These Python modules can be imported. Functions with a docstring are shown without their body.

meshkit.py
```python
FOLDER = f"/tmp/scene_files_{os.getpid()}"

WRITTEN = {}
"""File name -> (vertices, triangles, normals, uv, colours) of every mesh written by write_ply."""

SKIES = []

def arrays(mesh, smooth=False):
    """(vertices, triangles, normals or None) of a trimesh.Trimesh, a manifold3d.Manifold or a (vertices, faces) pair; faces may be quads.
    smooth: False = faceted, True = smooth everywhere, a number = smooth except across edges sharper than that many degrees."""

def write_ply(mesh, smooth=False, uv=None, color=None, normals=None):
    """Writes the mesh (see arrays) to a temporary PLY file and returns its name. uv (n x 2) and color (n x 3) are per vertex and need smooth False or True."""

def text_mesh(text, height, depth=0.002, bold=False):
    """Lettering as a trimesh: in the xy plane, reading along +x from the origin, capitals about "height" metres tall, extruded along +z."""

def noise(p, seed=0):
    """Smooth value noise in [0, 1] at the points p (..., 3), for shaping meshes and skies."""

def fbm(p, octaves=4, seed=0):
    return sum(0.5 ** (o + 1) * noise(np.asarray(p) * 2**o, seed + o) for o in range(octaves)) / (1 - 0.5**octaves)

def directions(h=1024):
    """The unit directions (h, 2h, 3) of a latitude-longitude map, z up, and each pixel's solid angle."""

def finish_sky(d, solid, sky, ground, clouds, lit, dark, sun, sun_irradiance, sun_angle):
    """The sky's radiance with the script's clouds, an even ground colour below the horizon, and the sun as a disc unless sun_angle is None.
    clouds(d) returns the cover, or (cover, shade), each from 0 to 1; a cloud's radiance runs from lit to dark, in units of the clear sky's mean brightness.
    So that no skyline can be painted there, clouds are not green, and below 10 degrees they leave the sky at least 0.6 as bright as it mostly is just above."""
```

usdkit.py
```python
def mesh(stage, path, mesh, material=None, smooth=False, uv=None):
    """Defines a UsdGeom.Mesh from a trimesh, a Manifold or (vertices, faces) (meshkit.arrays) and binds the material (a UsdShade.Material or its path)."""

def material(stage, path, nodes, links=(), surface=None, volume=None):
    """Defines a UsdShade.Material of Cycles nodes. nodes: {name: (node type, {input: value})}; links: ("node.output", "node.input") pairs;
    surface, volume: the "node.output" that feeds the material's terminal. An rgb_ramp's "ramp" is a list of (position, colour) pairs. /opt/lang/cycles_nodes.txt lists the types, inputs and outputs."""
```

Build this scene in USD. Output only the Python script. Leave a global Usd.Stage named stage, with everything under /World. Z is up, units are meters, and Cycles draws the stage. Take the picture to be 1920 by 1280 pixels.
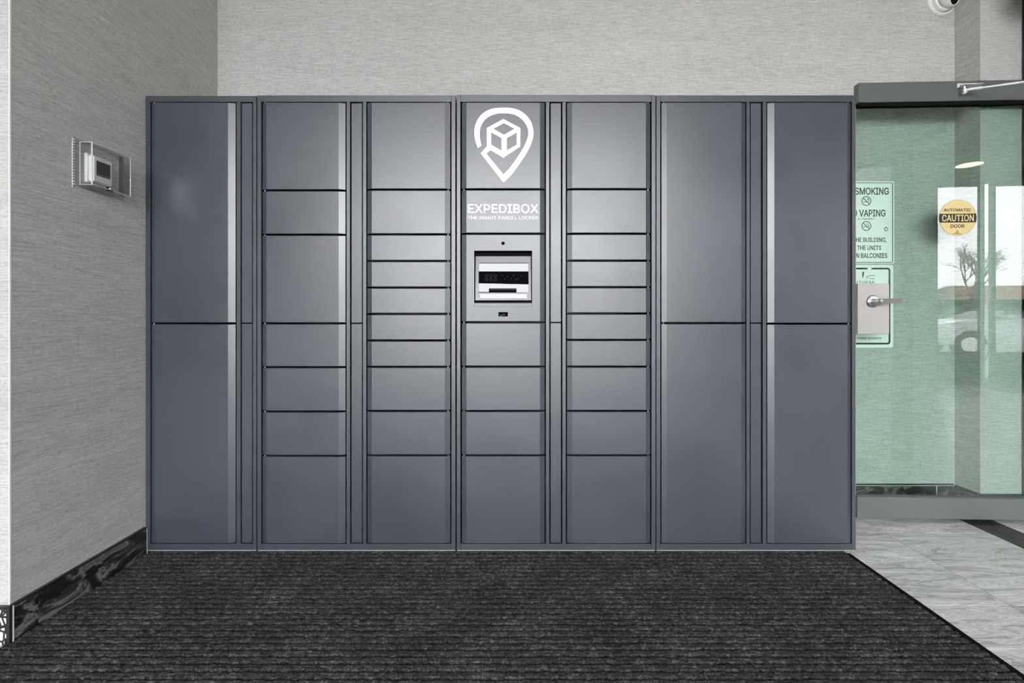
import math, random
import numpy as np, trimesh, manifold3d
from shapely.geometry import Polygon, LineString, Point, box as sbox
from shapely.ops import unary_union
import usdkit, meshkit
from pxr import Usd, UsdGeom, UsdLux, UsdShade, Gf, Sdf

stage = Usd.Stage.CreateInMemory()
UsdGeom.SetStageUpAxis(stage, 'Z'); UsdGeom.SetStageMetersPerUnit(stage, 1.0)
world = UsdGeom.Xform.Define(stage, '/World'); stage.SetDefaultPrim(world.GetPrim())
random.seed(7); rng = np.random.default_rng(7)

# ------------------------------------------------------------------ camera, sky, lamps, exposure
F, CX, CY, CAMZ = 870.0, 955.0, 592.0, 1.04          # focal length and vanishing point in pixels, eye height
cam = UsdGeom.Camera.Define(stage, '/World/camera')
cam.CreateHorizontalApertureAttr(36.0); cam.CreateFocalLengthAttr(F / 1920 * 36)
cam.CreateHorizontalApertureOffsetAttr((960 - CX) / 1920 * 36)
cam.CreateVerticalApertureOffsetAttr((CY - 640) / 1920 * 36)
cam.CreateClippingRangeAttr((0.05, 500))
cam.AddTranslateOp().Set((0, 0, CAMZ)); cam.AddRotateXOp().Set(90)
cam.CreateExposureAttr(2.43)
sky = UsdLux.DomeLight.Define(stage, '/World/overcast_sky')
sky.CreateIntensityAttr(1.0); sky.CreateColorAttr((0.972, 0.985, 1.0))

DOWNLIGHTS = [(0.5, 1.7, 24), (1.6, 1.7, 24), (0.5, -1.2, 12), (1.6, -1.2, 12), (6.77, -2.89, 3), (4.6, 1.2, 12)]
CEIL, LOBBY = 4.2, 3.4                              # ceilings over the vestibule and over the lobby beyond the door
for i, (lx, ly, s) in enumerate(DOWNLIGHTS):
    d = UsdLux.DiskLight.Define(stage, '/World/downlight_lamp' + ('_%03d' % i if i else ''))
    d.CreateRadiusAttr(0.16 if i == 4 else 0.065); d.CreateIntensityAttr(s); d.CreateColorAttr((1.0, 0.90, 0.80))
    if i > 3: d.CreateColorAttr((1.0, 0.80, 0.58))
    d.AddTranslateOp().Set((lx, ly, (CEIL if lx < 2.7 else LOBBY) - 0.012))

# ------------------------------------------------------------------ helpers
taken = {}
def numbered(path):
    n = taken.get(path, 0); taken[path] = n + 1
    return path if n == 0 else '%s_%03d' % (path, n)
def tag(p, label=None, cat=None, group=None, kind=None):
    for k, v in (('label', label), ('category', cat), ('group', group), ('kind', kind)):
        if v: p.SetCustomDataByKey(k, v)
    return p
def obj(name, mesh, mat, parent=None, smooth=False, **t):
    base = str(parent.GetPath()) if parent is not None else '/World'
    p = usdkit.mesh(stage, numbered(base + '/' + name), mesh, mat, smooth=smooth).GetPrim()
    return tag(p, **t)
def thing(name, loc=(0, 0, 0), rz=0, **t):
    x = UsdGeom.Xform.Define(stage, numbered('/World/' + name))
    x.AddTranslateOp().Set(Gf.Vec3d(*loc))
    if rz: x.AddRotateZOp().Set(rz)
    return tag(x.GetPrim(), **t)
cat = trimesh.util.concatenate
def box(x0, x1, y0, y1, z0, z1):
    m = trimesh.creation.box([x1 - x0, y1 - y0, z1 - z0]); m.apply_translation([(x0 + x1) / 2, (y0 + y1) / 2, (z0 + z1) / 2]); return m
def cbox(x0, x1, y0, y1, z0, z1, c=0.002):
    c = min(c, (x1 - x0) * .4, (y1 - y0) * .4, (z1 - z0) * .4); P = []
    for sx in (0, 1):
        for sy in (0, 1):
            for sz in (0, 1):
                p = [(x0, x1)[sx], (y0, y1)[sy], (z0, z1)[sz]]
                for a in range(3):
                    q = list(p)
                    for b in range(3):
                        if b != a: q[b] += c * (1 if (sx, sy, sz)[b] == 0 else -1)
                    P.append(q)
    return trimesh.convex.convex_hull(np.array(P))
def hull(P): return trimesh.convex.convex_hull(np.array(P, float))
def lathe(prof, n=40): return trimesh.creation.revolve(np.array(prof, float), sections=n)
def along(m, a, d):
    """m is built along +z from the origin: turned to point along d and moved to a"""
    m.apply_transform(trimesh.geometry.align_vectors([0, 0, 1], np.array(d, float) / np.linalg.norm(d))); m.apply_translation(a); return m
def cyl(a, b, r, n=20):
    a, b = np.array(a, float), np.array(b, float)
    return trimesh.creation.cylinder(r, segment=np.array([a, b]), sections=n)
def flat(poly, depth=0.0006):
    g = getattr(poly, 'geoms', [poly])
    return cat([trimesh.creation.extrude_polygon(q, depth, engine='earcut') for q in g if q.area > 1e-10])
def onto(m, origin, right=(1, 0, 0), up=(0, 0, 1)):
    """a mesh drawn in xy with depth +z, laid with x along right, y along up; +z comes out of the surface"""
    r, u = np.array(right, float), np.array(up, float); T = np.eye(4); T[:3, 0], T[:3, 1], T[:3, 2], T[:3, 3] = r, u, np.cross(r, u), origin
    m = m.copy(); m.apply_transform(T); return m
def words(s, x0, x1, y0, y1, bold=True, depth=0.0006):
    """lettering in the plane, capitals filling x0..x1 by y0..y1"""
    m = meshkit.text_mesh(s, 1.0, 1.0, bold); lo, hi = m.bounds
    cap = meshkit.text_mesh('H', 1.0, 1.0, bold).bounds
    m.apply_translation([-lo[0], -cap[0][1], 0]); m.apply_scale([(x1 - x0) / (hi[0] - lo[0]), (y1 - y0) / (cap[1][1] - cap[0][1]), depth])
    m.apply_translation([x0, y0, 0]); return m
def boolean(a, *subs):
    def man(m): return manifold3d.Manifold(manifold3d.Mesh(np.array(m.vertices, np.float32), np.array(m.faces, np.uint32)))
    r = man(a)
    for s in subs: r = r - man(s)
    return r
def PX(px, Y): return (px - CX) * Y / F               # where a pixel column / row meets the vertical plane at depth Y
def PZ(py, Y): return CAMZ - (py - CY) * Y / F

# ------------------------------------------------------------------ materials
def mat(name, nodes, links, surface='p.BSDF'):
    return usdkit.material(stage, '/World/Looks/' + name, nodes, links, surface=surface)
def plain(name, col, rough=.5, metal=0, spec=.5, **k):
    return mat(name, {'p': ('principled_bsdf', dict(base_color=col, roughness=rough, metallic=metal, specular_ior_level=spec, **k))}, [])
UsdGeom.Scope.Define(stage, '/World/Looks')
def wallpaper(name, dark, light):
    return mat(name, {
        'g': ('geometry', {}), 'm': ('mapping', {'scale': (13, 13, 250)}), 'm2': ('mapping', {'scale': (70, 70, 400)}), 'm3': ('mapping', {'scale': (1.2, 1.2, 9)}),
        'n': ('noise_texture', {'scale': 1.0, 'detail': 3.0, 'roughness': .65}), 'n2': ('noise_texture', {'scale': 1.0, 'detail': 2.0}), 'n3': ('noise_texture', {'scale': 1.0, 'detail': 2.0}),
        'a': ('math', {'math_type': 'multiply_add', 'value2': .55}), 'b': ('math', {'math_type': 'multiply', 'value2': .45}),
        'c': ('math', {'math_type': 'multiply_add', 'value2': .12}),
        'r': ('rgb_ramp', {'ramp': [(.34, dark), (.56, tuple((a + b) / 2 for a, b in zip(dark, light))), (.78, light)]}),
        'bp': ('bump', {'strength': .5, 'distance': .0012}),
        'p': ('principled_bsdf', {'roughness': .85, 'specular_ior_level': .25})},
        [('g.position', 'm.vector'), ('g.position', 'm2.vector'), ('g.position', 'm3.vector'), ('m.vector', 'n.vector'), ('m2.vector', 'n2.vector'), ('m3.vector', 'n3.vector'),
         ('n2.fac', 'b.value1'), ('n.fac', 'a.value1'), ('b.value', 'a.value3'), ('n3.fac', 'c.value1'), ('a.value', 'c.value3'),
         ('c.value', 'r.fac'), ('r.color', 'p.base_color'), ('a.value', 'bp.height'), ('bp.normal', 'p.normal')])
WALL = wallpaper('woven_wallpaper', (.275, .272, .262), (.63, .622, .604))
PAINT = mat('slate_powder_coat', {
    'g': ('geometry', {}), 'n': ('noise_texture', {'scale': 420.0, 'detail': 2.0}), 'n2': ('noise_texture', {'scale': 2.2, 'detail': 3.0}),
    'r': ('rgb_ramp', {'ramp': [(.3, (.031, .035, .048)), (.7, (.038, .042, .056))]}), 'rr': ('map_range', {'from_min': .3, 'from_max': .7, 'to_min': .34, 'to_max': .41}),
    'bp': ('bump', {'strength': .22, 'distance': .0006}), 'p': ('principled_bsdf', {'specular_ior_level': .5, 'ior': 1.8})},
    [('g.position', 'n.vector'), ('g.position', 'n2.vector'), ('n2.fac', 'r.fac'), ('r.color', 'p.base_color'), ('n2.fac', 'rr.value'), ('rr.result', 'p.roughness'), ('n.fac', 'bp.height'), ('bp.normal', 'p.normal')])
BLACK = plain('black_plastic', (.008, .008, .009), .45)
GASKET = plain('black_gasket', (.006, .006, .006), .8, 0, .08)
WHITEPAINT = plain('white_print', (.76, .76, .77), .5)
WHITE = plain('white_plastic', (.80, .80, .79), .4)
CREAM = plain('white_cap', (.75, .75, .74), .5)
DARKMETAL = plain('charcoal_metal', (.075, .077, .075), .42, 0, .5)
FRAMEBLACK = plain('black_metal', (.012, .014, .014), .4)
RAIL = plain('grey_door_metal', (.110, .119, .116), .4, 0, .5)
STEEL = mat('brushed_steel', {'g': ('geometry', {}), 'm': ('mapping', {'scale': (30, 30, 500)}), 'n': ('noise_texture', {'scale': 1.0, 'detail': 3.0}),
    'r': ('map_range', {'from_min': .3, 'from_max': .7, 'to_min': .38, 'to_max': .52}), 'p': ('principled_bsdf', {'base_color': (.50, .48, .465), 'metallic': .7})},
    [('g.position', 'm.vector'), ('m.vector', 'n.vector'), ('n.fac', 'r.value'), ('r.result', 'p.roughness')])
CHROME = plain('polished_steel', (.55, .545, .54), .25, 1)
LEVERSTEEL = plain('satin_lever_steel', (.24, .235, .23), .38, .8)
ALU = plain('satin_aluminium', (.84, .84, .83), .35, .25)
SIGNWHITE = plain('sign_white', (.86, .87, .87), .4)
SIGNBLACK = plain('sign_black', (.012, .012, .014), .5)
TAN = plain('sticker_tan', (.66, .52, .24), .5)
INK = plain('dark_ink', (.05, .045, .04), .6)
GREYINK = plain('grey_ink', (.16, .16, .165), .6)
CEILM = plain('ceiling_white', (.26, .257, .25), .9)
ASPHALT = plain('asphalt', (.17, .175, .17), .9)
BARK = plain('grey_bark', (.06, .052, .045), .9)
CARPAINT = plain('silver_car_paint', (.42, .44, .46), .25, .4)
CARGLASS = plain('car_glass', (.02, .025, .03), .08)
BRICKRED = plain('roof_tile_red', (.22, .10, .08), .9)
SIDING = plain('house_siding', (.45, .43, .40), .9)
HEDGE = plain('hedge_green', (.05, .065, .035), .95)
STRIP = plain('dull_metal_strip', (.30, .30, .31), .6, .3)
CAULK = plain('pale_caulk', (.5, .5, .5), .7)
def emit(name, col, s): return mat(name, {'e': ('emission', {'color': col, 'strength': s})}, [], 'e.emission')
LENS = emit('warm_lens', (1.0, .80, .58), 1.5)
SCREENREFLECTION = emit('screen_reflection_white', (.95, .97, 1.0), .17)
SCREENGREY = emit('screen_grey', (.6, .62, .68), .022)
SCREENBLACK = plain('screen_black', (.004, .004, .005), .3, 0, 0.0)
def panes(name, tint, boost):
    return mat(name, {'t': ('transparent_bsdf', {'color': tint}), 'gl': ('glossy_bsdf', {'color': (1, 1, 1), 'roughness': 0.0}), 'f': ('fresnel', {'IOR': 1.5}),
        'g': ('geometry', {}), 'i': ('math', {'math_type': 'subtract', 'value1': boost}), 'bf': ('math', {'math_type': 'multiply', 'value2': boost}),
        'k': ('math', {'math_type': 'multiply', 'use_clamp': True}), 'x': ('mix_closure', {})},
        [('g.backfacing', 'bf.value1'), ('bf.value', 'i.value2'), ('i.value', 'k.value2'), ('f.fac', 'k.value1'), ('k.value', 'x.fac'), ('t.BSDF', 'x.closure1'), ('gl.BSDF', 'x.closure2')], 'x.closure')
GLASS = panes('green_door_glass', (.84, .912, .872), 1.0)
CLEARGLASS = panes('window_glass', (.985, .985, .985), 1.8)
ACRYLIC = panes('clear_acrylic', (.95, .953, .955), 1.7)
ACRYLEDGE = mat('acrylic_edge', {'t': ('transparent_bsdf', {'color': (.9, .9, .9)}), 'd': ('principled_bsdf', {'base_color': (.75, .76, .77), 'roughness': .3}), 'x': ('mix_closure', {'fac': .62})},
    [('t.BSDF', 'x.closure1'), ('d.BSDF', 'x.closure2')], 'x.closure')
CARPET = mat('charcoal_ribbed_carpet', {
    'g': ('geometry', {}), 'm': ('mapping', {'scale': (150, 260, 150)}), 'm2': ('mapping', {'scale': (60, 90, 60)}),
    'n': ('noise_texture', {'scale': 1.0, 'detail': 3.0, 'roughness': .7}), 'n2': ('noise_texture', {'scale': 1.0, 'detail': 2.0}), 'n3': ('noise_texture', {'scale': 5.0, 'detail': 3.0}),
    'a': ('math', {'math_type': 'multiply_add', 'value2': .6}), 'b': ('math', {'math_type': 'multiply_add', 'value2': .3}), 'c': ('math', {'math_type': 'multiply', 'value2': .12}),
    'r': ('rgb_ramp', {'ramp': [(.38, (.009, .009, .0095)), (.52, (.038, .038, .0395)), (.72, (.21, .21, .215))]}),
    'bp': ('bump', {'strength': .9, 'distance': .004}), 'p': ('principled_bsdf', {'roughness': 1.0, 'specular_ior_level': .1})},
    [('g.position', 'm.vector'), ('g.position', 'm2.vector'), ('g.position', 'n3.vector'), ('m.vector', 'n.vector'), ('m2.vector', 'n2.vector'),
     ('n3.fac', 'c.value1'), ('n2.fac', 'b.value1'), ('c.value', 'b.value3'), ('n.fac', 'a.value1'), ('b.value', 'a.value3'),
     ('a.value', 'r.fac'), ('r.color', 'p.base_color'), ('n.fac', 'bp.height'), ('bp.normal', 'p.normal')])
def marble(name, stops, scale, rough=.22, dist=1.2, det=6.0, rnd=True):
    return mat(name, {
        'g': ('geometry', {}), 'o': ('object_info', {}), 'cx': ('combine_xyz', {}), 'mu': ('math', {'math_type': 'multiply', 'value2': 37.0 if rnd else 0.0}), 'ad': ('vector_math', {'math_type': 'add'}),
        'm': ('mapping', {'scale': scale}), 'n': ('noise_texture', {'scale': 1.0, 'detail': det, 'roughness': .62, 'distortion': dist}),
        'r': ('rgb_ramp', {'ramp': stops}), 'p': ('principled_bsdf', {'roughness': rough, 'specular_ior_level': .45})},
        [('o.random', 'mu.value1'), ('mu.value', 'cx.x'), ('mu.value', 'cx.z'), ('g.position', 'ad.vector1'), ('cx.vector', 'ad.vector2'), ('ad.vector', 'm.vector'), ('m.vector', 'n.vector'),
         ('n.fac', 'r.fac'), ('r.color', 'p.base_color')])
TILE = marble('grey_marble_tile', [(.25, (.22, .219, .214)), (.38, (.56, .557, .55)), (.43, (.30, .298, .292)), (.47, (.66, .657, .65)), (.51, (.45, .448, .44)), (.545, (.74, .737, .73)), (.585, (.48, .477, .47)), (.63, (.78, .777, .77)), (.8, (.62, .617, .61))], (2.0, 13, 13), .3, 1.4, 9.0)
DARKTILE = marble('dark_stone_tile', [(.3, (.012, .012, .012)), (.5, (.03, .03, .03)), (.7, (.09, .09, .088))], (14, 30, 30), .3)
BLACKMARBLE = marble('black_veined_marble', [(.30, (.009, .009, .010)), (.47, (.016, .016, .017)), (.52, (.05, .05, .05)), (.56, (.22, .22, .22)), (.585, (.06, .06, .06)), (.62, (.13, .13, .13)), (.65, (.03, .03, .03)), (.8, (.022, .022, .023))], (6, 6, 13), .2, .7, 9.0)
WHITEMARBLE = mat('white_black_veined_marble', {'g': ('geometry', {}), 'v': ('voronoi_texture', {'scale': 42.0, 'feature': 'distance_to_edge'}), 'n': ('noise_texture', {'scale': 60.0, 'detail': 3.0}),
    'r': ('rgb_ramp', {'ramp': [(.0, (.01, .01, .01)), (.10, (.03, .03, .03)), (.16, (.72, .72, .72)), (1, (.85, .85, .85))]}), 'p': ('principled_bsdf', {'roughness': .25})},
    [('g.position', 'v.vector'), ('v.distance', 'r.fac'), ('r.color', 'p.base_color')])
GROUT = plain('grey_grout', (.17, .17, .165), .9)

# ------------------------------------------------------------------ room shell
YB, YF, XL, YRET = 2.525, 2.023, -1.588, 1.475       # back wall, locker fronts, left wall, its near corner
XP, YP = 2.423, 2.387                                # the pillar's left face and front face
YS = -3.3                                            # storefront behind the photographer
XR = 2.72                                            # glazed partition with the door opening
def struct(name, mesh, m, label, c, parent=None, **k): return obj(name, mesh, m, parent, label=label, cat=c, kind='structure', **k)
struct('wall_back', box(XL - .1, XP + .3, YB, YB + .15, 0, CEIL), WALL, 'light grey woven wallpaper wall behind the lockers', 'wall')
struct('wall_left', box(XL - 1.4, XL, YRET, YB, 0, CEIL), WALL, 'grey wallpapered wall at left holding the thermostat', 'wall')
struct('wall_pillar', box(XP, XR + .08, YP, YB, 0, CEIL), WALL, 'wallpapered pillar projecting behind the glass door', 'wall')
struct('wall_right', box(XR, XR + .12, YS, .3, 0, CEIL), plain('charcoal_wall_panel', (.11, .11, .112), .6), 'charcoal side wall right of the photographer', 'wall')
struct('wall_lobby_back', box(XR + .08, 9.2, YP, YP + .15, 0, CEIL), WALL, 'lobby wall beyond the glass door', 'wall')
struct('wall_lobby_end', box(9.2, 9.35, YS, YP + .15, 0, CEIL), WALL, 'far end wall of the lobby', 'wall')
struct('wall_far_left', box(-3.1, -2.95, YS, YRET, 0, CEIL), WALL, 'side wall left of the photographer', 'wall')
struct('ceiling', box(-3.1, 9.35, YS - .15, YB + .15, CEIL, CEIL + .12), CEILM, 'plain vestibule ceiling', 'ceiling')
struct('ceiling', box(XR + .1, 9.2, YS, YP, LOBBY, LOBBY + .1), plain('lobby_ceiling_white', (.7, .695, .68), .9), 'lower white ceiling of the lobby beyond the glass door', 'ceiling')
for i, bx in enumerate((3.58, 4.32)):
    struct('trim_ceiling_beam', cbox(bx, bx + .2, -2.2, 2.2, LOBBY - .22, LOBBY, .01), CEILM, 'white dropped beam under lobby ceiling', 'beam')
# storefront wall: piers, spandrel and glazed bays
bays = [(-2.15, -.73), (-.68, .74), (.79, 2.2), (6.66, 7.33), (7.55, 8.2)]
wf = thing('wall_front', label='storefront wall with glazed bays behind the photographer', cat='wall', kind='structure')
for x0, x1 in ((-3.1, -2.2), (2.25, 6.61), (8.25, 9.35)):
    obj('pier', box(x0, x1, YS - .15, YS, 0, CEIL), WALL, wf)
obj('bulkhead', box(-2.2, 2.25, YS - .15, YS, 3.6, CEIL), CEILM, wf); obj('bulkhead', box(6.61, 8.25, YS - .15, YS, 3.23, CEIL), CEILM, wf)
for i, (x0, x1) in enumerate(bays):
    w = thing('window_%d' % (i + 1), label='tall storefront window bay with dark frame', cat='window', kind='structure', group='storefront window bays')
    HEAD = 3.55 if x0 < 3 else 3.18; sill = .12 if x0 < 3 else .45
    bars = [(x0 - .05, x0, 0, HEAD + .05), (x1, x1 + .05, 0, HEAD + .05), (x0, x1, HEAD, HEAD + .05), (x0, x1, 0, sill), (x0, x1, 1.12, 1.31)]
    for (a, b, c, d) in bars: obj('frame_bar', cbox(a, b, YS - .11, YS - .03, c, d, .003), DARKMETAL, w)
    for (c, d) in ((sill, 1.12), (1.31, HEAD)): obj('pane', box(x0, x1, YS - .075, YS - .067, c, d), CLEARGLASS, w)
# glazed partition (frame of the open door) at XR
pt = thing('trim_door_frame', label='black metal door frame and glazed partition at right edge', cat='door frame', kind='structure')
for (y0, y1, z0, z1) in ((2.335, YP - .001, 0, CEIL), (1.28, 1.36, 0, CEIL), (.3, .36, 0, CEIL)):
    obj('post', cbox(2.634 if y0 > 2 else XR - .02, XR + .08, y0, y1, z0, z1, .003), FRAMEBLACK, pt)
obj('header', cbox(XR - .02, XR + .08, .36, 1.28, 2.24, 2.36, .003), FRAMEBLACK, pt); obj('header', cbox(XR - .02, XR + .08, 1.36, 2.335, 2.24, 2.36, .003), FRAMEBLACK, pt)
for (y0, y1, z0, z1) in ((.36, 1.28, 0, 2.24), (.36, 1.28, 2.36, 2.569), (1.36, 2.2, 2.36, 2.569)):
    obj('pane', box(XR + .02, XR + .03, y0, y1, z0, z1), CLEARGLASS, pt)

struct('trim_bulkhead', box(2.46, XR + .12, .3, 2.2, 2.57, CEIL), WALL, 'bulkhead over the door opening at upper right', 'bulkhead')

# floor: screed with marble tiles bedded in it
fl = thing('floor', label='light grey veined marble tile floor with a dark border band', cat='floor', kind='structure')
obj('screed', box(-3.1, 9.35, YS - .15, YB + .15, -.12, -.0012), GROUT, fl)
xs = [-2.7, -2.2, -1.7, -1.2]; cols = [(a, b, TILE) for a, b in zip(xs[:-1], xs[1:])] + [(1.30, 1.80, TILE), (1.80, 2.30, TILE), (2.30, 2.3815, DARKTILE), (2.3815, 2.463, DARKTILE)]
x = 2.463
while x < 6.3: cols.append((x, x + .5, TILE)); x += .5
for (a, b, m) in cols:
    y1 = 2.505; 
    while y1 > -3.0:
        y0 = y1 - .28
        if not (a < XL - .3 and y0 > YRET - .1): obj('tile', cbox(a + .0016, b - .0016, y0 + .0014, y1 - .0014, -.011, 0, .0012), m, fl)
        y1 = y0

# baseboards
bb = thing('baseboard_left', label='black veined marble baseboard along left wall', cat='baseboard', kind='structure')
for y0, y1 in ((YRET + .002, 1.553), (1.5545, YF - .006)):
    obj('marble_tile', cbox(XL, XL + .012, y0, y1, 0, .117, .001), BLACKMARBLE, bb)
obj('top_trim', cbox(XL, XL + .0135, YRET, YF - .006, .1172, .1235, .001), FRAMEBLACK, bb)
obj('caulk_line', box(XL + .0121, XL + .0132, YF - .0058, YF - .0035, .004, .12), CAULK, bb)
obj('corner_trim', cbox(XL + .0005, XL + .0115, YRET - .012, YRET + .0015, 0, .123, .001), FRAMEBLACK, bb)
obj('caulk_line', box(XL + .0116, XL + .0132, YRET - .0022, YRET + .0012, .002, .121), CAULK, bb)
bn = thing('baseboard_near', label='white and black patterned baseboard at the left picture edge', cat='baseboard', kind='structure')
obj('marble_tile', cbox(XL - .6, XL - .001, YRET - .011, YRET, 0, .112, .001), WHITEMARBLE, bn)
obj('top_trim', cbox(XL - .6, XL, YRET - .0125, YRET, .1122, .122, .001), FRAMEBLACK, bn)
bk = thing('baseboard_back', label='black veined marble baseboard of back wall behind the glass door', cat='baseboard', kind='structure')
xj = [1.50, PX(1752.5, YB), PX(1788.5, YB)]
for a, b in ((1.53, xj[1] - .003), (xj[1] + .003, xj[2] - .003), (xj[2] + .003, XP - .0135)):
    if b > a: obj('marble_tile', cbox(a, b, YB - .012, YB, 0, .119, .001), BLACKMARBLE, bk)
for q in xj[1:]: obj('joint', box(q - .0028, q + .0028, YB - .0125, YB, 0, .119), CAULK, bk)
obj('caulk_line', box(1.53, XP - .0135, YB - .0122, YB, .1193, .1225), CAULK, bk)
obj('top_trim', cbox(1.53, XP - .0135, YB - .0135, YB, .1227, .1285, .001), FRAMEBLACK, bk)
bp = thing('baseboard_pillar', label='dark marble baseboard around the pillar behind the glass door', cat='baseboard', kind='structure')
obj('marble_tile', cbox(XP - .012, XP, YP - .012, YB - .0136, 0, .119, .001), BLACKMARBLE, bp)
obj('marble_tile', cbox(XP + .0005, 2.633, YP - .012, YP, 0, .119, .001), BLACKMARBLE, bp)
obj('top_trim', cbox(XP - .0135, XP, YP - .0135, YB - .0138, .1192, .1255, .001), FRAMEBLACK, bp)
obj('top_trim', cbox(XP + .0003, 2.633, YP - .0135, YP, .1192, .1255, .001), FRAMEBLACK, bp)
# corner beads of the wallpapered outside corners
struct('trim_corner_bead', cbox(XL - .003, XL + .0006, YRET - .0008, YRET + .004, .124, CEIL, .0003), CREAM, 'pale corner bead at the near edge of left wall', 'trim')
struct('trim_corner_bead', cbox(XP - .0003, XP + .0018, YP - .0006, YP + .003, .128, CEIL, .0002), CAULK, 'pale corner bead on the pillar edge behind glass door', 'trim')

# ------------------------------------------------------------------ ribbed carpet mat
CXL, CXR = XL + .002, 1.484
PITCH = .0292
def carpet_mesh():
    y_hi, y_lo = YF + .03, .95
    xs_ = np.arange(CXL, CXR - .014, .009); k = 7
    n = int((y_hi - y_lo) / PITCH); ys = (y_hi - np.arange(n * k + 1) * PITCH / k)
    ph = np.arange(n * k + 1) % k
    hz = np.array([0, .0058, .0074, .0076, .0066, .0074, .0060])[ph]
    X, Y = np.meshgrid(xs_, ys); H = np.repeat(hz[:, None], len(xs_), 1)
    P = np.stack([X * 95, Y * 150, 0 * X], -1)
    nz = meshkit.fbm(P, 2, 3)
    H = np.clip(H + (nz - .5) * .0055 * (H > 0.001), 0.0004, None)
    Y = Y + (meshkit.noise(np.stack([X * 60, Y * 60, 0 * X + 7], -1), 5) - .5) * .004 - (ys[0] - ys)[:, None] * 0
    v = np.stack([X, Y, H], -1).reshape(-1, 3); nx = len(xs_)
    i, j = np.meshgrid(np.arange(len(ys) - 1), np.arange(nx - 1), indexing='ij')
    q = np.stack([i * nx + j, (i + 1) * nx + j, (i + 1) * nx + j + 1, i * nx + j + 1], -1).reshape(-1, 4)
    return v, q, y_lo
v, q, ylo = carpet_mesh()
mat_ = thing('entrance_mat', label='charcoal ribbed entrance carpet mat in front of the lockers', cat='carpet')
obj('ribbed_pile', (v, q), CARPET, mat_, smooth=True)
# beyond the picture the ribs go on, more coarsely
yy = np.arange(ylo, -3.2, -PITCH / 2); xx = np.array([CXL, CXR - .008])
vv = np.array([[a, b, .007 if i % 2 == 0 else .001] for i, b in enumerate(yy) for a in xx]); qq = np.array([[2 * i, 2 * i + 2, 2 * i + 3, 2 * i + 1] for i in range(len(yy) - 1)])
obj('ribbed_pile', (vv, qq), CARPET, mat_)
obj('backing', box(CXL, CXR - .004, -3.2, YF + .03, .0001, .0004), BLACK, mat_)
obj('rubber_edge', hull([(CXR - .02, y, z) for y in (-3.2, YF - .004) for z in (.0002, .0078)] + [(CXR + .008, y, .0002) for y in (-3.2, YF - .004)] + [(CXR - .002, y, .0074) for y in (-3.2, YF - .004)]), GASKET, mat_, label='black rubber edging strip')

# ------------------------------------------------------------------ parcel lockers
Z0 = PZ(1031, YF)
def lx(px): return PX(px, YF)
def lz(py): return PZ(py, YF)
D_OUT, D_EDGE, D_BACK = -.0045, .0025, .018
def door_mesh(px0, px1, py0, py1, bl, br):
    x0, x1, z0, z1 = lx(px0), lx(px1), lz(py1), lz(py0); a, b, c = x0 + bl / 430, x1 - br / 430, .0022
    P = [(x, YF + D_OUT, z) for x in (a, b) for z in (z0 + c, z1 - c)] + [(x, YF + D_OUT + c, z) for x in (a, b) for z in (z0, z1)]
    P += [(x, YF + y, z) for x in (x0, x1) for z in (z0, z1) for y in (D_EDGE + .0015, D_BACK)] + [(x, YF + D_EDGE, z) for x in (x0 + .0004, x1 - .0004) for z in (z0 + .0012, z1 - .0012)]
    return hull(P)
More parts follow.
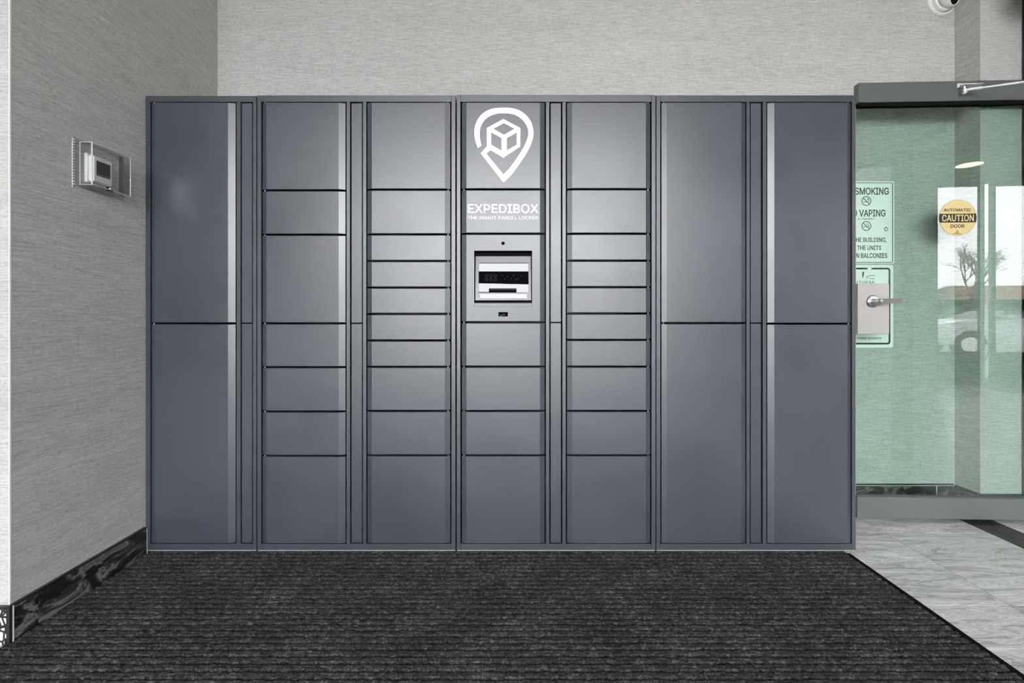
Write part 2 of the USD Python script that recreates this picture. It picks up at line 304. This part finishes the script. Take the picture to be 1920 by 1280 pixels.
def cabinet(name_label, group, fx0, fx1, top, columns, strips, panels, seam):
    t = thing('locker_cabinet', (lx((fx0 + fx1) / 2), YF, Z0), label=name_label, cat='locker cabinet')
    off = np.array([lx((fx0 + fx1) / 2), YF, Z0])
    def put(name, mesh, m, parent=t, **k):
        if hasattr(mesh, 'to_mesh'): mm = mesh.to_mesh(); mesh = trimesh.Trimesh(mm.vert_properties[:, :3], mm.tri_verts, process=False)
        mesh = mesh.copy(); mesh.apply_translation(-off); return obj(name, mesh, m, parent, **k)
    xa, xb, za, zb = lx(fx0), lx(fx1), Z0, lz(top)
    inL, inR = columns[0][0] - 2.2, (columns[-1][1] if columns[-1][1] > max([p[1] for p in panels]) else max(p[1] for p in panels)) + 2.0
    yb = YB - .004
    put('carcass', cat([cbox(xa, lx(inL), YF, yb, za, zb, .0012), cbox(lx(inR), xb, YF, yb, za, zb, .0012),
                        cbox(lx(inL), lx(inR), YF, yb, lz(191), zb, .0012), cbox(lx(inL), lx(inR), YF, yb, za, lz(1019.3), .0012),
                        box(lx(inL), lx(inR), yb - .01, yb, lz(1019.3), lz(191))]), PAINT)
    for s0, s1 in strips: put('stile', cbox(lx(s0), lx(s1), YF, YF + .05, lz(1019.3) , lz(191), .0012), PAINT)
    for p0, p1 in panels:
        put('filler_panel', cbox(lx(p0), lx(p1), YF + .003, YF + .02, lz(seam - .8), lz(192.6), .0015), PAINT)
        put('filler_panel', cbox(lx(p0), lx(p1), YF + .003, YF + .02, lz(1018), lz(seam + .8), .0015), PAINT)
    put('base_strip', cbox(xa + .002, xb - .002, YF + .003, YF + .03, .0135, Z0, .0008), STRIP, label='pale metal levelling strip under the cabinet')
    for x, y in ((xa + .06, YF + .07), (xb - .06, YF + .07), (xa + .06, YB - .08), (xb - .06, YB - .08)):
        put('levelling_foot', cyl((x, y, .0075 if y < YF + .1 else .0005), (x, y, Z0 + .001), .02), BLACK)
    for (c0, c1, rows, side, bl, br) in columns:
        ys = [191.2] + rows + [1019.0]
        for i in range(len(ys) - 1):
            p0, p1 = ys[i] + 1.5, ys[i + 1] - 1.4
            m = door_mesh(c0, c1, p0, p1, bl, br)
            if group == 'terminal' and side == 'L' and i == 2:
                yield_terminal(put, m, p0, p1); continue
            dr = put('locker_door', m, PAINT)
            hx = lx(c0 + 4.2) if side == 'L' else lx(c1 - 4.2)
            put('hinge_pin', cyl((hx, YF + .0035, lz(p0) - .004), (hx, YF + .0035, lz(p0) + .0055), .0017, 10), ALU, dr)
            if group == 'terminal' and side == 'L' and i == 0: logo(put, dr)
            if group == 'terminal' and side == 'L' and i == 1:
                y = YF + D_OUT - .0001
                put('brand_lettering', onto(words('EXPEDIBOX', lx(877.2), lx(1009.6), lz(399.8), lz(383)), (0, y, 0)), WHITEPAINT, dr, label='white lettering EXPEDIBOX')
                put('slogan_lettering', onto(words('THE SMART PARCEL LOCKER', lx(877.2), lx(1009.4), lz(411.6), lz(405.4)), (0, y, 0)), WHITEPAINT, dr, label='small white lettering THE SMART PARCEL LOCKER')
    return t
def logo(put, dr):
    k = lambda P: [(840 + x / 4.74, 170 + y / 4.74) for x, y in P]
    def curve(P, n=8):
        from scipy.interpolate import CubicSpline
        P = np.array(P, float); s = np.r_[0, np.cumsum(np.linalg.norm(np.diff(P, axis=0), axis=1))]
        return [tuple(p) for p in CubicSpline(s, P)(np.linspace(0, s[-1], n * len(P)))]
    outer = curve([(267, 515), (243, 450), (233, 385), (239, 325), (262, 262), (302, 212), (355, 177), (425, 158), (495, 155), (575, 160), (640, 182), (695, 222), (735, 275), (755, 335), (760, 390), (745, 460), (712, 535), (655, 627), (585, 725), (492, 820)])
    inner = curve([(492, 745), (550, 685), (610, 603), (668, 510), (700, 440), (712, 390), (707, 340), (685, 293), (645, 250), (590, 219), (520, 207), (450, 208), (400, 220), (350, 246), (312, 286), (290, 332), (284, 388), (288, 440), (300, 490)])
    ring = Polygon(k(outer + [(290, 560), (352, 490), (392, 520), (342, 562)] + inner)).buffer(0)
    hexa = Polygon(k([(492, 255), (643, 335), (643, 500), (492, 600), (378, 532), (345, 500), (345, 335)]))
    holes = [Polygon(k(P)) for P in ([(497, 293), (590, 342), (497, 395), (405, 342)], [(385, 375), (475, 425), (475, 535), (385, 483)], [(523, 425), (610, 378), (610, 483), (523, 533)])]
    g = unary_union([ring, hexa]).difference(unary_union(holes))
    from shapely import affinity
    g = affinity.affine_transform(g, [1 / 430, 0, 0, -1 / 430, -CX / 430, CAMZ + CY / 430])
    put('logo', onto(flat(g), (0, YF + D_OUT - .0001, 0)), WHITEPAINT, dr, label='white location pin logo with a cube inside')
def yield_terminal(put, m, p0, p1):
    y0 = YF + D_OUT
    big = hull([(x, y, z) for x in (lx(865.7), lx(1021.3)) for z in (lz(p1), lz(p0)) for y in (YF + .004, YF + .07)])
    body = trimesh.convex.convex_hull(np.vstack([m.vertices, big.vertices]))
    cut = box(lx(889.3), lx(997.5), y0 - .02, YF + .062, lz(574.5), lz(470.2))
    cut2 = box(lx(934.6), lx(952.2), y0 - .02, YF + .012, lz(593), lz(585))
    cut3 = cyl((lx(943.2), y0 - .02, lz(456.2)), (lx(943.2), YF + .01, lz(456.2)), .0075)
    tp = put('terminal_panel', boolean(body, cut, cut2, cut3), PAINT, label='control panel with recessed touch screen')
    # screen unit leans back: top deep in the recess
    ya, yb = y0 + .006, y0 + .032; za, zb = lz(563), lz(479)
    up = np.array([0, yb - ya, zb - za]); L = np.linalg.norm(up); up = up / L
    org = np.array([0, ya, za]); k = L / (zb - za)
    def lay(mesh, d=0.0): return onto(mesh, org + np.cross([1, 0, 0], up) * d, (1, 0, 0), up)
    def R(a, b, c, d): return sbox(lx(a), (lz(d) - za) * k, lx(b), (lz(c) - za) * k)
    fr = R(891, 996, 479, 563).difference(R(897, 991.2, 491.5, 548.5))
    put('bezel', lay(flat(fr, .004), -.002), PAINT, tp)
    put('screen', lay(flat(R(895, 993, 488, 551), .004), -.005), SCREENBLACK, tp, label='black touch screen')
    put('screen_band', lay(flat(unary_union([R(897.3, 991, 492.5, 507.8), Polygon([(x_, y_) for x_, y_ in zip([lx(897.3), lx(991), lx(991), lx(897.3)], [(lz(530.5) - za) * k, (lz(532.6) - za) * k, (lz(548) - za) * k, (lz(546.8) - za) * k])]).difference(R(916.5, 968.5, 540.2, 549))]), .0004), -.0009), SCREENREFLECTION, tp, label='lit white bands on the screen')  # glowing bands imitate windows and ceiling mirrored in the screen
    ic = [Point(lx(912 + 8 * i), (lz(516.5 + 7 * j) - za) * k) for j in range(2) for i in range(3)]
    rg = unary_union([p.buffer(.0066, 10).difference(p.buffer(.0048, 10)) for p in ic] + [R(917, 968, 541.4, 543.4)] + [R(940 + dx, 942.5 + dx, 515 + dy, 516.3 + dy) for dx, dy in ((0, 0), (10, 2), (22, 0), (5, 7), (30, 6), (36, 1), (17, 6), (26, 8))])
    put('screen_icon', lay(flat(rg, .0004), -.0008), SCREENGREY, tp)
    put('recess_shroud', cbox(lx(889.6), lx(997.2), y0 + .034, YF + .06, lz(573), lz(470.4), .001), GASKET, tp, label='black back of the recess')  # black sheet added to keep the shaded recess top dark
    put('support_label', lay(flat(R(900.2, 988, 551.6, 559.2), .0006), .0021), WHITEPAINT, tp, label='white sticker with support phone line')
    a_, b_, c_, d_ = lx(903.5), lx(984.5), (lz(557.3) - za) * k, (lz(553.6) - za) * k
    put('support_text', lay(words('Technical support : 1-833-822-0305', a_, b_, c_, d_, False, .0003), .0027), GREYINK, tp)
    put('sill', hull([(x, y, z) for x in (lx(889.6), lx(997.2)) for (y, z) in ((y0 + .001, lz(574.2)), (y0 + .001, lz(568.2)), (y0 + .02, lz(565.2)), (y0 + .02, lz(574.2)))]), PAINT, tp)
    put('camera_lens', lathe([(0, 0), (.0055, .0005), (.007, .003), (.007, .006), (0, .006)], 24).apply_transform(trimesh.transformations.rotation_matrix(-math.pi / 2, [1, 0, 0])).apply_translation([lx(943.2), y0 + .002, lz(456.2)]), GASKET, tp)
    put('scanner_window', cbox(lx(934.8), lx(952), y0 + .004, y0 + .008, lz(592.8), lz(585.2), .0005), SCREENBLACK, tp)
    put('scanner_beam_mark', onto(flat(LineString([(lx(936.5), lz(589.5)), (lx(940), lz(592)), (lx(944), lz(589)), (lx(947), lz(590.5))]).buffer(.0009), .0004), (0, y0 + .004, 0)), GREYINK, tp)
TOPS = (179.5, 178.6, 177.6, 178.4)
R2 = [357, 440, 606, 688, 771, 854]; R3 = [355.8, 439.5, 489.3, 539, 588.3, 638, 687.3, 770, 853]; R4 = [355.3, 438.3, 604, 687, 770, 853]; R5 = [355, 438.3, 488.7, 538.3, 587.5, 637, 687, 770, 853]
cabinet('narrow slate grey locker cabinet with two tall doors beside the left wall', '', 273, 480.6, TOPS[0], [(283.6, 441.2, [606], 'L', 8, 12.5)], [(443.2, 451)], [(452.3, 472)], 606)
cabinet('slate grey locker cabinet between the narrow one and the one with the logo', '', 482, 854.2, TOPS[1], [(492, 647.6, R2, 'L', 8.5, 12), (688.6, 844.2, R3, 'R', 9, 10)], [(649.4, 656.5), (680.2, 687)], [(658.2, 678.6)], 606)
cabinet('slate grey parcel locker cabinet with white pin logo, lettering and touch screen', 'terminal', 856.2, 1229.4, TOPS[2], [(865.7, 1021.3, R4, 'L', 9, 9), (1063.3, 1219.5, R5, 'R', 9.2, 9)], [(1023.3, 1030.2), (1054.2, 1061.2)], [(1032.2, 1052.3)], 604.5)
cabinet('slate grey locker cabinet with four tall doors beside the glass door', '', 1230.6, 1604.7, TOPS[3], [(1240.5, 1398, [605.5], 'L', 9, 9), (1439.2, 1595.6, [606.5], 'R', 11.5, 8)], [(1399.7, 1406.2), (1430.2, 1437.2)], [(1408.2, 1428)], 605.5)

# ------------------------------------------------------------------ thermostat and its guard on the left wall
th = thing('thermostat', (XL, 1.735, 1.543), label='white wall thermostat with dark screen inside clear guard', cat='thermostat')
W = lambda m: m
obj('base_plate', cbox(0, .011, -.004, .09, -.004, .107, .003), WHITE, th)
obj('body', cbox(.0112, .032, 0, .086, 0, .1, .005), WHITE, th)
obj('screen', cbox(.0312, .0328, .014, .074, .027, .083, .0006), BLACK, th, label='dark display')
for i in range(4): obj('button', cbox(.0325, .0334, .017 + .0145 * i, .028 + .0145 * i, .029, .035, .0004), GREYINK, th)
obj('badge', cbox(.0318, .0325, .034, .054, .09, .0915, .0002), GREYINK, th)
gd = thing('thermostat_guard', (XL, 1.713, 1.525), label='clear acrylic guard box over the thermostat with a lock', cat='thermostat guard')
gx, gy, gz, tk = .047, .174, .157, .0028
fo = sbox(-.022, -.004, gy + .012, gz + .002).buffer(.008).difference(sbox(.0, .0, gy, gz))
obj('flange', onto(flat(fo, .003), (.0003, 0, 0), (0, 1, 0), (0, 0, 1)), ACRYLIC, gd)
obj('front_face', box(gx - tk, gx, tk, gy - tk, tk, gz - tk), ACRYLIC, gd)
for a in ((.0034, gx, 0, tk, 0, gz), (.0034, gx, gy - tk, gy, 0, gz)): obj('side_face', box(*a), ACRYLIC, gd)
for a in ((.0034, gx, tk, gy - tk, gz - tk, gz), (.0034, gx, tk, gy - tk, 0, tk)): obj('side_face', box(*a), ACRYLIC, gd)
e = .0014
edges = [((gx, 0, 0), (gx, 0, gz)), ((gx, gy, 0), (gx, gy, gz)), ((gx, 0, 0), (gx, gy, 0)), ((gx, 0, gz), (gx, gy, gz)), ((.003, 0, 0), (.003, 0, gz)), ((.003, 0, gz), (gx, 0, gz)), ((.003, 0, 0), (gx, 0, 0)), ((.003, -.03, -.018), (.003, -.03, gz + .006))]
obj('polished_edge', cat([cyl(a, b, e if i else .0022, 8) for i, (a, b) in enumerate(edges)]), ACRYLEDGE, gd, label='bright acrylic edges')
for i in range(17):
    z = -.008 + i * (gz + .006) / 16
    obj('vent_rib', cbox(.0033, .0075, -.031, -.0225, z, z + .0048, .001), ACRYLEDGE, gd)
lk = obj('lock', along(lathe([(0, 0), (.0085, 0), (.0085, .005), (.0065, .008), (0, .008)], 24), (gx - .001, .078, .004), (1, 0, 0)), CHROME, gd, smooth=30)
obj('keyway', cbox(gx + .0069, gx + .0075, .0772, .0788, .001, .007, .0002), BLACK, lk)
obj('lock_collar', cbox(gx - .004, gx + .0005, .062, .094, -.006, .0125, .002), BLACK, gd)

# ------------------------------------------------------------------ the open glass door in front of the back wall
A, B = np.array([1.775, 2.358]), np.array([2.5806, 2.3266])
ang = math.degrees(math.atan2(B[1] - A[1], B[0] - A[0]))
dr = thing('door_1', (A[0], A[1], 0), ang, label='open glass door with grey metal rails beside the lockers', cat='glass door', kind='structure')
ca, sa = math.cos(math.radians(ang)), math.sin(math.radians(ang))
def ds(px, off=0):
    """distance along the door's front plane (moved back by off) seen in a pixel column"""
    r = (px - CX) / F; ox, oy = A[0] - sa * off, A[1] + ca * off
    return (r * oy - ox) / (ca - r * sa)
def dz(px, py, off=0): s = ds(px, off); return PZ(py, A[1] + ca * off + sa * s)
DW, ZT = .868, 2.2244
obj('top_rail', cbox(0, DW, 0, .036, 2.124, ZT, .002), RAIL, dr)
obj('gasket', box(.001, DW, .004, .032, 2.105, 2.124), GASKET, dr)
obj('bottom_rail', cbox(-.006, DW, 0, .036, .0142, .1215, .002), RAIL, dr)
obj('gasket', box(-.004, DW, .008, .028, .1215, .1255), DARKMETAL, dr)
obj('glass_pane', box(-.004, DW, .013, .023, .1255, 2.105), GLASS, dr, label='green tinted glass')
obj('glass_edge', box(-.0052, -.0042, .0132, .0228, .1255, 2.105), plain('glass_edge_green', (.35, .5, .43), .3), dr)
lp = obj('lock_plate', cbox(-.007, ds(1666.5), -.004, .0128, dz(1636, 626.3), dz(1636, 531.8), .0015), STEEL, dr, label='brushed steel lock plate')
obj('lock_plate', cbox(-.007, ds(1666.5), .0232, .04, dz(1636, 626.3), dz(1636, 531.8), .0015), STEEL, dr)
hx, hz = ds(1634.3), dz(1634, 565)
lv = obj('lever_handle', cat([along(lathe([(0, 0), (.0315, 0), (.0315, .004), (.027, .008), (.0135, .0095), (.0135, .013), (0, .013)], 36), (hx, -.0041, hz), (0, -1, 0)),
    along(lathe([(0, 0), (.0115, 0), (.0115, .045), (.009, .052), (0, .054)], 28), (hx, -.015, hz), (0, -1, 0))]), CHROME, dr, smooth=35, label='polished lever handle rose and spindle')
l1 = ds(1687.5, -.055)
obj('lever', hull([(hx - .006 + .004 * abs(s), y, hz + s * .011) for s in (-1, 1) for y in (-.066, -.052)] + [(hx + .03, y, hz + s * .013 + .0) for s in (-1, 1) for y in (-.067, -.053)] + [(l1, y, hz + .002 + s * .012) for s in (-1, 1) for y in (-.066, -.054)]), LEVERSTEEL, lv, smooth=20)
# round caution sticker on the glass
cs, cz, r_ = ds(1795.6, .013), dz(1795.6, 408, .013), .0915
def dpt(px, py): return ds(px, .013) - cs, dz(px, py, .013) - cz
disc = Point(0, 0).buffer(r_, 48); yk = .0129
st = obj('caution_sticker', onto(flat(disc, .0004), (cs, yk, cz)), TAN, dr, label='round tan CAUTION AUTOMATIC DOOR sticker')
b0, b1 = dpt(1795, 417)[1], dpt(1795, 400.6)[1]
obj('black_band', onto(flat(disc.intersection(sbox(-.2, b0, .2, b1)), .0004), (cs, yk - .0005, cz)), SIGNBLACK, st)
def sw(s, x0, x1, y0, y1, m, bold=True, lift=.001, name='sticker_lettering'):
    a, c = dpt(x0, y1); b, d = dpt(x1, y0); obj(name, onto(words(s, a, b, c, d, bold, .0003), (cs, yk - lift, cz)), m, st)
sw('CAUTION', 1766, 1825.5, 402.3, 415, TAN)
sw('AUTOMATIC', 1769, 1820.5, 390.8, 396.5, SIGNBLACK, True, .0005); sw('DOOR', 1782, 1808, 420.4, 427, SIGNBLACK, True, .0005)
tx, tz = dpt(1794.5, 433.5); u = .0075
tri = Polygon([(tx - u, tz - u * .7), (tx + u, tz - u * .7), (tx, tz + u)]); tri = tri.difference(tri.buffer(-.0018)).union(sbox(tx - .022, tz - .0145, tx + .022, tz - .012)).union(sbox(tx - .011, tz - .0085, tx + .011, tz - .0068))
obj('sticker_emblem', onto(flat(tri, .0003), (cs, yk - .0005, cz)), INK, st)
rim = disc.difference(disc.buffer(-.0016)); obj('sticker_rim', onto(flat(rim, .0003), (cs, yk - .0005, cz)), plain('sticker_rim_brown', (.3, .24, .13), .5), st)

# door closer arm: foot on the top rail, rod up to the operator on the frame header
ar = thing('door_closer_arm', label='silver door operator arm bolted to the glass door top rail', cat='door arm')
def dworld(s, off, z): return np.array([A[0] + ca * s - sa * off, A[1] + sa * s + ca * off, z])
Rz = trimesh.transformations.rotation_matrix(math.radians(ang), [0, 0, 1])
def dmesh(m): m.apply_transform(Rz); m.apply_translation([A[0], A[1], 0]); return m
q0, q1, z0_, z1_ = ds(1793.6), ds(1828.6), dz(1810, 164.4), dz(1810, 157)
bk_ = obj('foot_bracket', dmesh(cat([cbox(q0, q1, -.006, -.0005, z0_, z1_, .001), cbox(q0, q1, -.045, -.0005, z0_ - .0035, z0_ + .0005, .001)])), ALU, ar)
for s in (ds(1799.2), ds(1823.8)): obj('screw', dmesh(along(lathe([(0, 0), (.0045, 0), (.0035, .002), (0, .0025)], 16), (s, -.006, (z0_ + z1_) / 2 - .002), (0, -1, 0))), INK, bk_)
pv = dworld(ds(1808.6, -.032), -.032, dz(1808.6, 169, -.032))
obj('pivot', cat([trimesh.creation.icosphere(2, .0085).apply_translation(pv), cyl(pv - [0, 0, .018], pv + [0, 0, .02], .004), cyl(pv - [0, 0, .016], pv - [0, 0, .012], .0105)]), ALU, ar, smooth=30)
re = np.array([PX(1960, 2.12), 2.12, PZ(148.0, 2.12)])
dv = (re - pv) / np.linalg.norm(re - pv)
obj('rod', cyl(pv, re, .0048, 16), ALU, ar, smooth=30); obj('rod_end', cat([cyl(pv, pv + dv * .05, .0064, 16), cyl(pv + dv * .05, pv + dv * .062, .0074, 16)]), ALU, ar, smooth=30)
oe = np.array([XR - .06, 1.83, re[2] + .03])
obj('main_arm', cat([cbox(-.016, .016, 0, np.linalg.norm((oe - re)[:2]), -.004, .004, .001).apply_transform(trimesh.transformations.rotation_matrix(math.atan2(-(oe - re)[0], (oe - re)[1]), [0, 0, 1])).apply_translation(re + [0, 0, .012]), cyl(re - [0, 0, .012], re + [0, 0, .02], .01)]), ALU, ar)
op = thing('door_operator', (XR - .02, 1.85, 2.24), label='door operator box on the frame header', cat='door operator')
obj('housing', cbox(-.10, -.001, -.4, .4, .0, .13, .004), RAIL, op); obj('spindle', cyl((-.045, -.02, -.06), (-.045, -.02, .001), .012), ALU, op)

# ------------------------------------------------------------------ signs on the back wall, seen through the door glass
YW = YB - .0005
def sx(px): return PX(px, YW - .003)
def sz(py): return PZ(py, YW - .003)
def rounded(a, b, c, d, r): return sbox(sx(a) + r, sz(d) + r, sx(b) - r, sz(c) - r).buffer(r, 8)
def sign(name, label, a, b, c, d, r):
    t = thing(name, (sx((a + b) / 2), YW, sz(d)), label=label, cat='sign'); off = np.array([sx((a + b) / 2), YW, sz(d)])
    def put(n, m, mt, **k): m = m.copy(); m.apply_translation(-off); return obj(n, m, mt, t, **k)
    put('plate', onto(flat(rounded(a, b, c, d, r), .003), (0, YW, 0)), SIGNWHITE)
    return put, (lambda g, lift=.0031: onto(flat(g, .0004), (0, YW - lift, 0))), (lambda s, x0, x1, y0, y1, bold=True: onto(words(s, sx(x0), sx(x1), sz(y1), sz(y0), bold, .0004), (0, YW - .0031, 0)))
put, lay, txt = sign('no_smoking_sign', 'white no smoking and no vaping sign behind the door glass', 1571.5, 1676.5, 339.8, 493.5, .004)
bd = rounded(1574.2, 1674, 342.3, 492.2, .008); put('border', lay(bd.difference(bd.buffer(-.0032))), INK)
put('lettering', txt('NO SMOKING', 1580, 1666.5, 351.8, 364.9), SIGNBLACK); put('lettering', txt('NO VAPING', 1589, 1660.2, 393, 405.8), SIGNBLACK)
put('lettering', txt('(e-cigarettes)', 1609, 1639, 408, 411.6, False), SIGNBLACK)
put('lettering', txt('IN THE BUILDING,', 1587, 1661.8, 445.3, 453.6), SIGNBLACK); put('lettering', txt('IN THE UNITS', 1595, 1652.2, 460.2, 468.6), SIGNBLACK); put('lettering', txt('OR ON BALCONIES', 1584, 1663.6, 474.4, 483.6), SIGNBLACK)
for cy_, sm in ((376.8, 1), (423.5, 0)):
    c = Point(sx(1624.4), sz(cy_)); X_, Z_ = c.x, c.y; R_ = .0262
    g = c.buffer(R_, 24).difference(c.buffer(R_ - .004, 24)).union(LineString([(X_ - R_ * .66, Z_ + R_ * .66), (X_ + R_ * .66, Z_ - R_ * .66)]).buffer(.002))
    g = g.union(sbox(X_ - .017, Z_ - .006, X_ + .012, Z_ - .0025)).union(sbox(X_ + .0135, Z_ - .006, X_ + .0165, Z_ - .0025))
    g = g.union(LineString([(X_ + .001, Z_ + .012), (X_ + .008, Z_ + .010), (X_ + .009, Z_ + .004), (X_ + .015, Z_ + .001)]).buffer(.0012))
    if sm: g = g.union(LineString([(X_ + .004, Z_ + .016), (X_ + .012, Z_ + .013), (X_ + .014, Z_ + .006)]).buffer(.0012))
    put('prohibition_symbol', lay(g), INK)
em = Point(sx(1661.3), sz(429.6)).buffer(.0115, 3); put('emblem', lay(em.difference(sbox(sx(1659), sz(431.4), sx(1664), sz(428)))), GREYINK)
put, lay, txt = sign('notice_sign', 'white notice sign with thick black border behind the steel lock plate', 1571.5, 1675, 496.8, 651.6, .012)
bd = rounded(1577, 1669.4, 501.6, 645.6, .016); put('border', lay(bd.difference(bd.buffer(-.0095, join_style=1)).difference(sbox(sx(1626.5), sz(506), sx(1634), sz(500)))), SIGNBLACK)
put('lettering', txt('UTOPIA', 1602.5, 1640, 526.5, 531.4, False), INK); put('lettering', txt('FORCE SECURITY', 1608.3, 1653, 631.8, 636.2), SIGNBLACK)
g = Polygon([(sx(1616.6), sz(509.4)), (sx(1620), sz(509.6)), (sx(1619.6), sz(516)), (sx(1617), sz(522))]).union(LineString([(sx(1640), sz(516.8)), (sx(1630), sz(516.8)), (sx(1624.5), sz(519.5)), (sx(1626), sz(522))]).buffer(.0013)).union(LineString([(sx(1639.5), sz(522.3)), (sx(1633), sz(522.6)), (sx(1630), sz(521.4))]).buffer(.0012))
put('emblem', lay(g), INK)

# ------------------------------------------------------------------ security camera high on the back wall
sc = thing('security_camera', (2.347, YB, 2.741), label='white turret security camera on the wall at top right', cat='security camera')
def turned(prof, a, d, n=48): return along(lathe(prof, n), a, d)
dn = np.array([0, -1, 0])
obj('base_ring', turned([(0, 0), (.073, 0), (.073, .008), (.069, .014), (.062, .016), (.062, .006), (0, .006)], (0, 0, 0), dn), WHITE, sc, smooth=30)
obj('collar', turned([(0, .006), (.0605, .006), (.0605, .024), (.057, .032), (.050, .036), (.050, .02), (0, .02)], (0, 0, 0), dn), WHITE, sc, smooth=30)
obj('ball_housing', turned([(0, -.046), (.02, -.041), (.035, -.03), (.043, -.015), (.046, 0), (.043, .016), (.037, .027), (.0355, .027), (.0335, .018), (0, .018)], (0.006, -.046, -.008), (.32, -1, -.30)), WHITE, sc, smooth=30)
ln = obj('lens_window', turned([(0, .0185), (.033, .0185), (.033, .0225), (0, .0235)], (0.006, -.046, -.008), (.32, -1, -.30)), GASKET, sc, smooth=30, label='black lens window')
obj('retaining_screw', along(lathe([(0, 0), (.0055, 0), (.0045, .003), (0, .004)], 16), (-.034, -.012, -.0585), dn), CREAM, sc)

# ------------------------------------------------------------------ recessed downlights
for i, (lx_, ly_, s) in enumerate(DOWNLIGHTS):
    t = thing('downlight', (lx_, ly_, CEIL if lx_ < 2.7 else LOBBY), label=('left front', 'right front', 'left rear', 'right rear', 'far lobby', 'near lobby')[i] + ' warm recessed downlight in the ceiling', cat='downlight', group='ceiling downlights')
    r0 = .165 if i == 4 else .068
    obj('trim_ring', lathe([(r0, -.0005), (r0 + .02, -.0005), (r0 + .02, -.005), (r0 + .004, -.009), (r0, -.009)], 32), WHITE, t, smooth=30)
    obj('lens', lathe([(0, -.002), (r0 - .002, -.002), (r0 - .002, -.005), (0, -.005)], 32), LENS, t)

# ------------------------------------------------------------------ outside, seen only mirrored in the door glass
struct('ground', box(-40, 60, -80, YS - .15, -.2, -.03), ASPHALT, 'asphalt parking lot outside the storefront', 'ground')
def tree_mesh(seed, h):
    r = np.random.default_rng(seed); parts = []
    def grow(p, d, l, rad, n):
        e_ = p + d * l; parts.append(trimesh.creation.cone(rad, l * 1.25, sections=5).apply_transform(trimesh.geometry.align_vectors([0, 0, 1], d)).apply_translation(p))
        if n == 0: return
        for k in range(3 if n > 2 else 2 + (r.random() < .5)):
            nd = d + r.normal(0, .36, 3); nd[2] = abs(nd[2]) * .8 + .15; nd /= np.linalg.norm(nd)
            grow(p + d * l * r.uniform(.55, 1.0), nd, l * r.uniform(.62, .8), rad * .62, n - 1)
    grow(np.zeros(3), np.array([0, 0, 1.0]), h * .32, h * .017, 6)
    return cat(parts)
for i, (tx_, ty_, h, lab) in enumerate(((30.8, -31, 8.6, 'tall bare tree beyond the parking lot'), (25.6, -28, 4.6, 'short bare tree beside the tall one'), (36.6, -33, 5.6, 'bare tree in front of the red roofed house'))):
    t = thing('bare_tree', (tx_, ty_, -.05), label=lab, cat='tree'); obj('branches', tree_mesh(11 + i, h), BARK, t)
hs = thing('house', (46, -47, -.03), label='low house with a reddish roof across the road', cat='house')
obj('wall', box(-6, 8, -4, 4, 0, 2.4), SIDING, hs); obj('roof', hull([(-6.5, -4.5, 2.4), (8.5, -4.5, 2.4), (-6.5, 4.5, 2.4), (8.5, 4.5, 2.4), (-4, 0, 4.2), (6, 0, 4.2)]), BRICKRED, hs)
hg = thing('hedge', (25, -38, -.03), label='low dark hedge along the road', cat='hedge')
hm = trimesh.creation.box([30, 1.2, 1.9]).subdivide().subdivide().subdivide().subdivide(); hm.vertices += (rng.random(hm.vertices.shape) - .5) * .35; hm.apply_translation([0, 0, .95]); obj('foliage', hm, HEDGE, hg)
def car():
    t = thing('parked_car', (12.4, -8.4, -.03), 8, label='silver car parked outside the storefront', cat='car')
    prof = [(-2.2, .35), (-2.25, .62), (-2.05, .86), (-1.55, .93), (-.75, 1.0), (.9, 1.02), (1.75, .98), (2.15, .9), (2.25, .6), (2.2, .35)]
    body = trimesh.creation.extrude_polygon(Polygon(prof).buffer(-.06).buffer(.06), 1.72, engine='earcut'); body.apply_translation([0, 0, -.86]); body.apply_transform(trimesh.transformations.rotation_matrix(math.pi / 2, [1, 0, 0]))
    wells = [cyl((x_, -2, .33), (x_, 2, .33), .37, 32) for x_ in (-1.38, 1.38)]
    obj('body', boolean(body, *wells), CARPAINT, t, smooth=30)
    obj('greenhouse', hull([(x_, s * .74, 1.0) for x_ in (-.85, 1.75) for s in (-1, 1)] + [(x_, s * .58, 1.42) for x_ in (-.05, 1.0) for s in (-1, 1)]), CARGLASS, t)
    obj('roof', hull([(x_, s * y_, z_) for x_, y_, z_ in ((-.1, .59, 1.42), (1.05, .59, 1.42), (.1, .5, 1.47), (.85, .5, 1.47)) for s in (-1, 1)]), CARPAINT, t)
    for x_ in (-1.38, 1.38):
        for s in (-1, 1):
            w = obj('wheel', cyl((x_, s * .62, .33), (x_, s * .84, .33), .325, 28), BLACK, t); obj('rim', cyl((x_, s * .835, .33), (x_, s * .85, .33), .2, 20), ALU, w)
    for s in (-1, 1): obj('headlamp', cbox(-2.22, -2.0, s * .62 - .16, s * .62 + .16, .64, .76, .03), WHITE, t); obj('mirror', cbox(-.72, -.55, s * .95 - .09, s * .95 + .09, .98, 1.1, .02), CARPAINT, t)
car()
